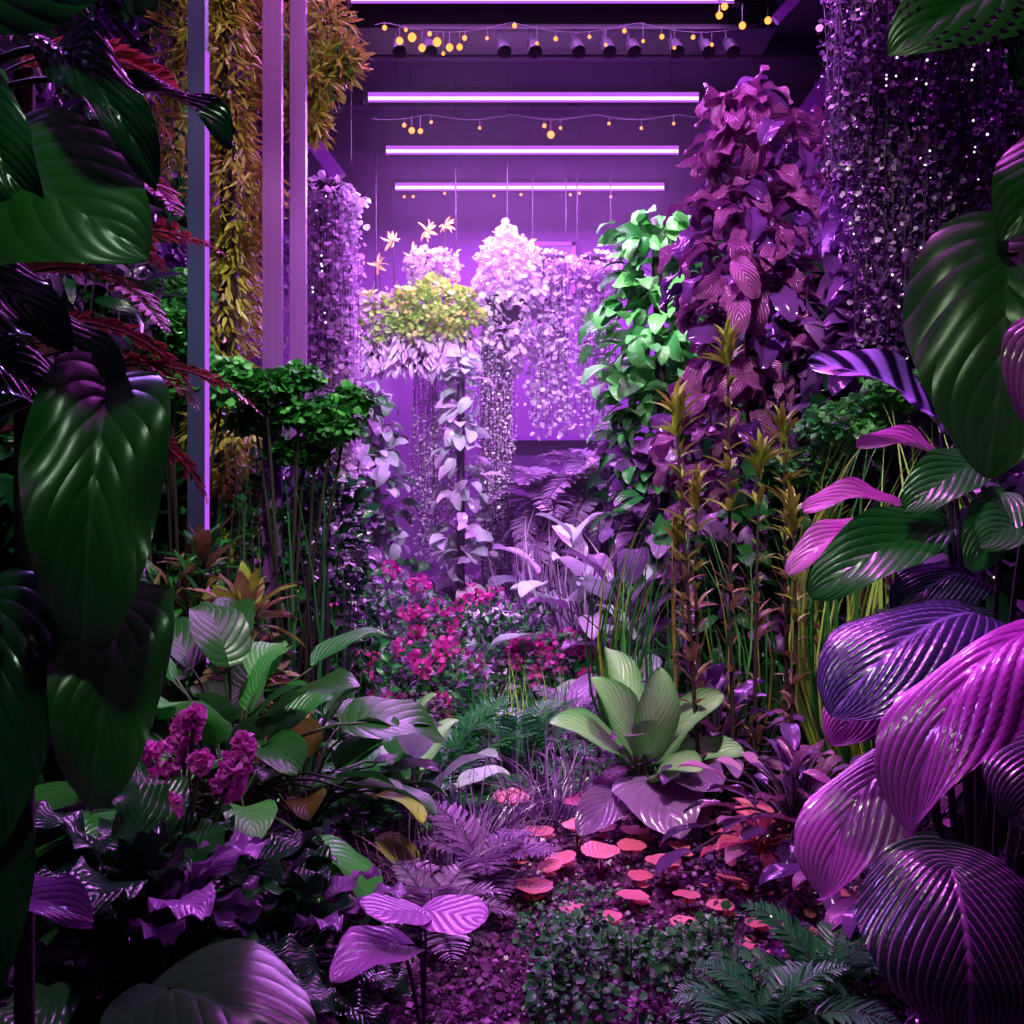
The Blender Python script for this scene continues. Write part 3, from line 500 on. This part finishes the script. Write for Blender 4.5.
hero('philodendron_climber',[
 (pp(1.75),(-.72,1.40,1.97),(-.475,1.34,1.83),(0.1,-1,.4),1.15,T_big,1),
 (pp(1.5),(-.565,1.42,1.65),(-.56,1.34,1.31),(.5,-1,.15),.74,T_big2,1),
 (pp(1.2),(-.55,1.44,1.36),(-.56,1.36,1.10),(.5,-1,.2),.8,T_big2,1),
 (pp(1.4),(-.76,1.38,1.62),(-.66,1.32,1.34),(-.3,-1,.3),.8,T_big2,2),
 (pp(1.0),(-.70,1.38,1.36),(-.66,1.30,1.06),(.2,-1,.2),.7,T_big,2),
 (pp(.9),(-.74,1.34,1.15),(-.64,1.27,.90),(.2,-1,.3),.8,T_big,2),
 (pp(.8),(-.70,1.30,.98),(-.70,1.2,.76),(.2,-1,.3),.8,T_big2,2),
 (pp(2.0),(-.55,1.42,2.08),(-.38,1.40,2.00),(0,-.6,1),.6,T_big2,2),
 (pp(2.0),(-.62,1.42,2.14),(-.47,1.36,1.93),(.3,-.9,.4),.5,T_big2,2),
 (pp(2.1),(-.72,1.40,2.21),(-.36,1.34,2.17),(0,-.9,.5),.5,T_big,2),
 (pp(1.8),(-.74,1.42,2.06),(-.62,1.36,1.88),(.1,-1,.3),.7,T_big2,2),
 (pp(1.8),(-.76,1.44,1.84),(-.60,1.40,1.72),(.1,-.8,.6),.7,T_big2,2),
 (pp(1.6),(-.76,1.5,1.80),(-.56,1.48,1.66),(.1,-.6,.8),.6,T_big2,2),
 (pp(1.6),(-.76,1.5,1.72),(-.60,1.48,1.58),(.1,-.6,.8),.6,T_big2,2),
],[m_stem,m_biggreen,m_dkgreen],pole=((-.9,1.5,0),(-.9,1.5,2.6),.035))
b=B(); rs=np.random.RandomState(3)
for i in range(14): frond(b,(-1.0+rs.uniform(-.1,.1),2.1,1.75+rs.uniform(-.1,.65)),math.radians(rs.uniform(-50,40)),math.radians(rs.uniform(-10,50)),rs.uniform(.3,.45),.09,44,1,rs,curl=1.3,pw=1.5)
b.tube([(-1.0,2.1,0),(-1.0,2.1,2.4)],.02,0,6); b.build('red_feather_shrub',[m_bark,m_red])
hero('caladium',[((-.6,1.6,.4),(-.50,1.50,.80),(-.27,1.36,.75),(0.05,-.35,1),1.15,T_big,1),((-.8,1.6,.4),(-.79,1.55,.90),(-.60,1.47,.91),(0,-.35,1),.75,T_big2,2),((-.6,1.6,.0),(-.6,1.58,.2),(-.6,1.55,.4),(0,-.4,1),.1,T_big2,1),((-.8,1.6,.0),(-.8,1.58,.2),(-.8,1.6,.4),(0,-.4,1),.1,T_big2,1)],[m_stem,m_caladium,m_purpleleaf])
# ============================================================ RIGHT SIDE
vinecol('climbing_pothos',(1.25,8,0),(1.12,8,3.75),.55,900,T_heartS,(.11,.21),[m_bark,m_bright,m_green,m_purpleleaf,m_dkgreen],mi=(1,1,2,2,3,4,3),seed=6,rz=[.8,.9,.9,1,1,.6],miw=(.55,3))
vinecol('climbing_calathea',(1.55,6.5,0),(1.5,6.5,4.2),.42,620,T_cala,(.15,.28),[m_bark,m_calathea,m_pviolet],mi=(1,1,1,2),seed=7,rz=[1.1,1.1,1.1,1.0,.9,.4])
rosette('spider_leaf_epiphyte',(1.95,6.3,3.75),22,(.2,.34),T_nar,[m_bark,m_calathea],pet=.05,el=(80,-10),seed=77,ws=1.2)
PM=[m_pstem,m_pviolet,m_lilac,m_dark]
curtain('hanging_violet_vine',(1.9,5),.45,.5,4.2,2.25,140,.026,.024,PM,seed=11,mi=(1,1,1,1,1,1,2),spread=.05,tp=T_sm2)
curtain('hanging_violet_vine',(2.35,5.1),.45,.5,4.4,2.1,140,.026,.024,PM,seed=12,mi=(1,1,1,1,1,1,2),spread=.05,tp=T_sm2)
curtain('hanging_violet_vine',(1.65,4.9),.25,.3,4.3,2.9,60,.026,.024,PM,seed=13,mi=(1,1,1,1,1,1,2),spread=.05,tp=T_sm2)
cane('dracaena_canes',(1.05,4.6,0),[(-.08,0,2.25),(-.33,-.1,1.95),(-.2,.1,1.6),(.1,.15,1.75),(-.28,.2,1.4),(.18,-.1,1.5)],[m_bark,m_croton,m_olive],seed=2)
cane('dracaena_canes',(1.35,4.9,0),[(-.05,0,1.9),(.13,-.1,1.5)],[m_bark,m_croton,m_olive],seed=3)
grass('bamboo_grass',(.95,5.4,0),.22,130,(.9,1.6),[m_olive,m_bright,m_green],seed=5,mi=(0,1,2,2),lean=.08,ws=.3,jit=.07)
grass('yellow_grass',(1.78,4.7,.0),.12,90,(1.4,2.0),[m_lime,m_olive,m_green],seed=6,mi=(0,1,2),lean=.04,ws=.35,jit=.05)
cloud('cloud_pruned_tree',(1.85,5.2,0),[(1.75,5.2,1.95,.3,.12),(2.0,5,2.1,.3,.1),(1.6,5.4,1.75,.25,.1)],55,[m_bark,m_bright,m_fern],n=700,size=(.03,.05))
bush('understory_shrub',(1.45,5.7,.9),(.5,.4,.9),1700,T_heartS,(.08,.15),[m_bark,m_green,m_purpleleaf],mi=(1,2,1),seed=71)
bush('understory_shrub',(2.05,6.2,1.6),(.45,.5,1.5),1600,T_heartS,(.12,.22),[m_bark,m_pviolet,m_purpleleaf,m_dkgreen],mi=(1,2,3),seed=72)
bush('understory_shrub',(2.05,4.2,.8),(.45,.5,.8),1200,T_heartS,(.12,.22),[m_bark,m_pviolet,m_dkgreen],mi=(1,2),seed=73)
rosette('dragon_leaf_shrub',(1.08,3.9,.2),60,(.11,.19),T_oval,[m_pstem,m_calathea,m_pinkleaf,m_pviolet],pet=.34,el=(88,5),dr=40,seed=16,mi=(1,3,2,3))
rosette('dragon_leaf_shrub',(1.3,3.4,.2),50,(.11,.19),T_oval,[m_pstem,m_calathea,m_ribmag,m_pviolet],pet=.34,el=(88,5),dr=40,seed=17,mi=(1,2,3))
rosette('dragon_leaf_shrub',(.95,4.8,.2),50,(.13,.22),T_oval,[m_pstem,m_purpleleaf,m_calathea,m_pviolet],pet=.42,el=(88,5),dr=40,seed=18,mi=(1,2,3))
C=(1.1,2.4,0)
hero('ribbed_calathea',[
 (C,(1.05,2.32,1.27),(.67,2.15,1.07),(-.25,-.65,.85),.76,T_rib,1),
 (C,(.95,1.76,1.30),(.62,1.58,1.00),(-.55,-.25,.9),.62,T_rib2,2),
 (C,(.88,2.25,.96),(.64,2.10,.71),(-.45,-.4,.85),.82,T_rib2,2),
 (C,(.85,1.98,.81),(.82,1.84,.55),(0,-.5,.85),1.2,T_ribf,3),
 (C,(1.0,2.65,1.03),(.78,2.5,.93),(-.1,-.7,.9),.9,T_rib2,2),
 (C,(1.06,2.0,1.05),(.93,1.9,.92),(0,-.8,.6),1.1,T_rib,3),
 (C,(1.12,2.5,1.34),(.9,2.4,1.25),(0,-.7,.9),.9,T_rib2,1),
 (C,(1.09,2.6,1.70),(.72,2.5,1.86),(-.2,-.65,.7),.9,T_banana,4),
 (C,(1.12,2.6,1.60),(.84,2.5,1.66),(0,-.6,.9),.8,T_banana,5),
 (C,(1.0,2.6,1.50),(.71,2.5,1.50),(0,-.5,.9),.8,T_banana,5),
 (C,(.94,2.7,1.46),(.70,2.6,1.34),(-.3,-.7,.7),.8,T_banana,5),
 (C,(1.06,2.5,1.47),(.70,2.4,1.30),(-.1,-.8,.6),1.0,T_banana,6),
 (C,(1.15,2.5,1.62),(.92,2.4,1.50),(-.1,-.8,.6),1.2,T_banana,6),
 (C,(1.2,2.5,1.55),(1.08,2.4,1.36),(-.1,-.8,.6),1.2,T_banana,6),
 (C,(1.25,2.5,1.45),(1.05,2.3,1.42),(-.1,-.8,.6),1.2,T_banana,6),
],[m_pstem,m_ribviolet,m_ribmag,m_ribdark,m_stripe,m_pinkleaf,m_green])
hero('philodendron_climber',[
 ((.85,1.35,1.7),(.64,1.32,1.83),(.575,1.24,1.54),(-.3,-1,.2),.95,T_big,1),
 ((.85,1.35,1.6),(.65,1.12,1.76),(.545,1.06,1.56),(-.75,-.6,.3),.6,T_big2,3),
 ((.85,1.35,1.9),(.75,1.36,1.98),(.62,1.30,1.84),(-.2,-1,.5),.9,T_big,1),
 ((.85,1.35,2.0),(.66,1.32,2.18),(.47,1.28,2.07),(-.1,-1,.4),.8,T_mon,1),
 ((.85,1.35,2.1),(.72,1.36,2.18),(.64,1.30,2.04),(0,-1,.3),.9,T_mon,2),
 ((.85,1.35,2.1),(.60,1.36,2.3),(.52,1.30,2.12),(0,-1,.3),.9,T_mon,2),
],[m_stem,m_biggreen,m_dkgreen,m_ribmag],pole=((.92,1.40,0),(.92,1.40,2.7),.035))
# ============================================================ CENTRE
D=(.60,4.7,.03)
hero('variegated_dieffenbachia',[
 (D,(.61,4.65,.40),(.65,4.5,.82),(.1,-1,.25),1.1,T_ovalup,1),
 (D,(.55,4.65,.40),(.34,4.45,.78),(.4,-.8,.4),1.0,T_ovalup,1),
 (D,(.66,4.7,.36),(.93,4.5,.70),(-.5,-.7,.6),1.0,T_ovalup,1),
 (D,(.52,4.65,.36),(.16,4.45,.58),(.3,-.5,.9),.9,T_oval,1),
 (D,(.68,4.65,.34),(1.02,4.5,.44),(-.3,-.5,.9),.9,T_oval,1),
 (D,(.60,4.8,.42),(.46,5.0,.84),(.1,-.5,.6),.8,T_ovalup,1),
 (D,(.64,4.6,.30),(.80,4.3,.42),(-.2,-.5,.9),1.0,T_oval,1),
 (D,(.62,4.55,.30),(.70,4.25,.14),(0,-.7,.7),1.4,T_heart,2),
 (D,(.72,4.55,.34),(.88,4.3,.32),(0,-.5,.9),1.2,T_heart,2),
 (D,(.50,4.6,.24),(.28,4.3,.14),(0,-.7,.7),1.0,T_oval,2),
],[m_stem,m_varie,m_purpleleaf])
rosette('variegated_dieffenbachia',(-.45,4.6,.08),12,(.24,.36),T_oval,[m_stem,m_varie,m_green,m_paleleaf],pet=.28,el=(85,20),dr=25,seed=21,mi=(1,2,3))
grass('violet_sedge_tuft',(.2,4.9,0),.06,150,(.3,.6),[m_vfern,m_pviolet],seed=9,mi=(0,1),lean=1.0,ws=.4)
grass('violet_sedge_tuft',(-.15,4.4,0),.06,170,(.3,.55),[m_vfern,m_pviolet],seed=10,mi=(0,1),lean=1.2,ws=.4)
grass('violet_sedge_tuft',(-.3,3.9,0),.05,150,(.25,.45),[m_vfern,m_pinkleaf],seed=11,mi=(0,0,1),lean=1.2,ws=.4)
fern('fern',(-.35,5.3,.02),20,(.5,.7),[m_stem,m_fern],pl=.16,seed=7,np_=36)
fern('fern',(.05,5.8,.02),18,(.5,.7),[m_stem,m_fern],pl=.16,seed=8,np_=36)
fern('fern',(-.6,5.0,.02),18,(.4,.6),[m_stem,m_fern],pl=.16,seed=9,np_=36)
fern('violet_fern',(-.28,3.6,.02),14,(.25,.4),[m_pstem,m_vfern],pl=.11,seed=10,np_=30)
fern('violet_fern',(-.12,4.0,.05),14,(.3,.42),[m_pstem,m_purpleleaf],pl=.13,seed=14,np_=30)
fern('fern',(.72,2.85,.02),16,(.3,.42),[m_stem,m_fern],pl=.12,seed=11,np_=34)
fern('fern',(.95,3.1,.02),14,(.3,.42),[m_stem,m_fern],pl=.12,seed=12,np_=34)
fern('fern',(.45,6.3,.02),16,(.5,.7),[m_stem,m_vfern],pl=.16,seed=13,np_=34)
grass('green_grass_tuft',(.05,6.3,0),.12,260,(.4,.7),[m_fern,m_lime],seed=12,mi=(0,0,1),lean=.9,ws=.35)
b=B(); rs=np.random.RandomState(21)
for x,y,z,r in [(.0,4.75,.18,.08),(.12,4.5,.10,.07),(.28,4.4,.16,.07),(.36,4.15,.13,.08),(.2,4.2,.08,.07),(.08,3.9,.08,.08),(.3,4.7,.18,.07),(.5,4.3,.10,.06),(.6,4.05,.12,.07),(.45,3.85,.06,.06),(.65,3.8,.08,.05),(.55,4.6,.07,.07),(.22,3.75,.05,.05),(.7,4.3,.10,.05),(.02,4.3,.07,.05),(.85,4.0,.07,.05),(.4,4.55,.1,.06),(.15,4.05,.1,.05),(.5,4.0,.08,.05),(.75,3.7,.08,.05),(.6,3.6,.06,.045),(.85,3.55,.08,.045),(.9,4.3,.09,.05),(.35,3.65,.06,.045)]:
    for j in range(2):
        a=rs.rand()*6.28+j*pi; d=np.array([math.cos(a),math.sin(a),0]); b.add(T_pad,frames((x-d[0]*r*.9,y-d[1]*r*.9,z),d,(rs.randn()*.15,-.05+rs.randn()*.1,1),r*1.9,r*1.9) if j==0 else frames((x+.02,y,z-.03),d,(0,-.1,1),r*1.0,r*1.0),1)
    b.tube([(x,y,0),(x,y,z)],.004,0,4)
b.build('coral_pennywort_pads',[m_redstem,m_coral])
rosette('pink_rosette_plant',(.95,3.9,.18),20,(.10,.16),T_oval,[m_redstem,m_coral],pet=.12,el=(85,10),dr=40,seed=31,mi=(1,))
def gcover(name,x0,x1,y0,y1,n,h,tp,size,mats,seed,mi=(1,)):
    rs=np.random.RandomState(seed); b=B(); P=np.stack([rs.uniform(x0,x1,n),rs.uniform(y0,y1,n),h*rs.rand(n)**.8],1)
    den=np.sin(P[:,0]*9+1)*np.cos(P[:,1]*8+seed)+rs.rand(n)*1.2-.15; P=P[den>0]; n=len(P)
    P[:,2]*=.3+.7*np.abs(np.sin(P[:,0]*7)*np.cos(P[:,1]*5)); P[:,2]+=.01
    ids=rs.randint(0,len(mi),n)
    for j,q in enumerate(mi):
        s=ids==j; b.add(tp,frames(P[s],rs.randn(s.sum(),3)*[1,1,.3],nrm(rs.randn(s.sum(),3)*.6+[0,-.3,1]),rs.uniform(*size,s.sum())),q,rs.rand(s.sum()))
    for i in range(0,n,8): b.tube([(P[i,0],P[i,1],0),tuple(P[i])],.002,0,3)
    return b.build(name,mats)
gcover('creeping_groundcover',.05,.72,2.85,3.5,1900,.26,T_sm2,(.014,.036),[m_stem,m_green,m_fern,m_dkgreen],1,(1,2,3))
gcover('creeping_groundcover',.0,.5,3.5,4.0,450,.07,T_sm2,(.012,.026),[m_stem,m_green,m_fern],2,(1,2))
gcover('creeping_groundcover',-1.2,-.1,5.4,6.6,1900,.25,T_lance,(.07,.13),[m_stem,m_green,m_fern,m_purpleleaf],3,(1,2,3))
gcover('creeping_groundcover',.2,1.2,5.3,6.6,1900,.3,T_lance,(.07,.13),[m_stem,m_green,m_purpleleaf],4,(1,2))
gcover('creeping_groundcover',.75,1.8,2.6,4.6,2000,.12,T_sm2,(.02,.05),[m_stem,m_pviolet,m_coral],5,(1,1,1,1,2))
gcover('creeping_groundcover',-2,-.6,2.4,4.6,2500,.2,T_sm2,(.03,.06),[m_stem,m_dkgreen,m_pviolet],6,(1,2))
def livingwall(name,x,y0,y1,sgn,n,mats,seed):
    rs=np.random.RandomState(seed); b=B(); b.box((x-.05,y0,0),(x+.05,y1,5.6),0)
    P=np.stack([x+sgn*rs.uniform(.06,.3,n),rs.uniform(y0,y1,n),rs.uniform(0,5.6,n)],1); ids=(np.floor(P[:,1]*.9)+np.floor(P[:,2]*.8)).astype(int)%(len(mats)-1)+1
    for q in range(1,len(mats)):
        s=ids==q; k=s.sum(); b.add([T_heartS,T_lance,T_oval][q%3],frames(P[s],nrm(np.array([sgn*.6,0,-.7])+rs.randn(k,3)*.5),nrm(np.array([sgn,0,.6])+rs.randn(k,3)*.3),rs.uniform(.12,.26,k)),q,rs.rand(k))
    return b.build(name,mats)
livingwall('vertical_garden',-2.95,2,12,1,5600,[m_dark,m_dkgreen,m_pviolet,m_green,m_purpleleaf],1)
livingwall('vertical_garden',3.1,2,12,-1,5600,[m_dark,m_dkgreen,m_pviolet,m_purpleleaf],2)
cd=bpy.data.cameras.new('camera'); cd.lens=36; cd.sensor_width=36; cam=bpy.data.objects.new('camera',cd); cam.location=(0,0,1.5); cam.rotation_euler=(pi/2,0,0); scn.collection.objects.link(cam); scn.camera=cam
cd.clip_start=.05
try: scn.view_settings.view_transform='Standard'
except Exception as e: print(e)
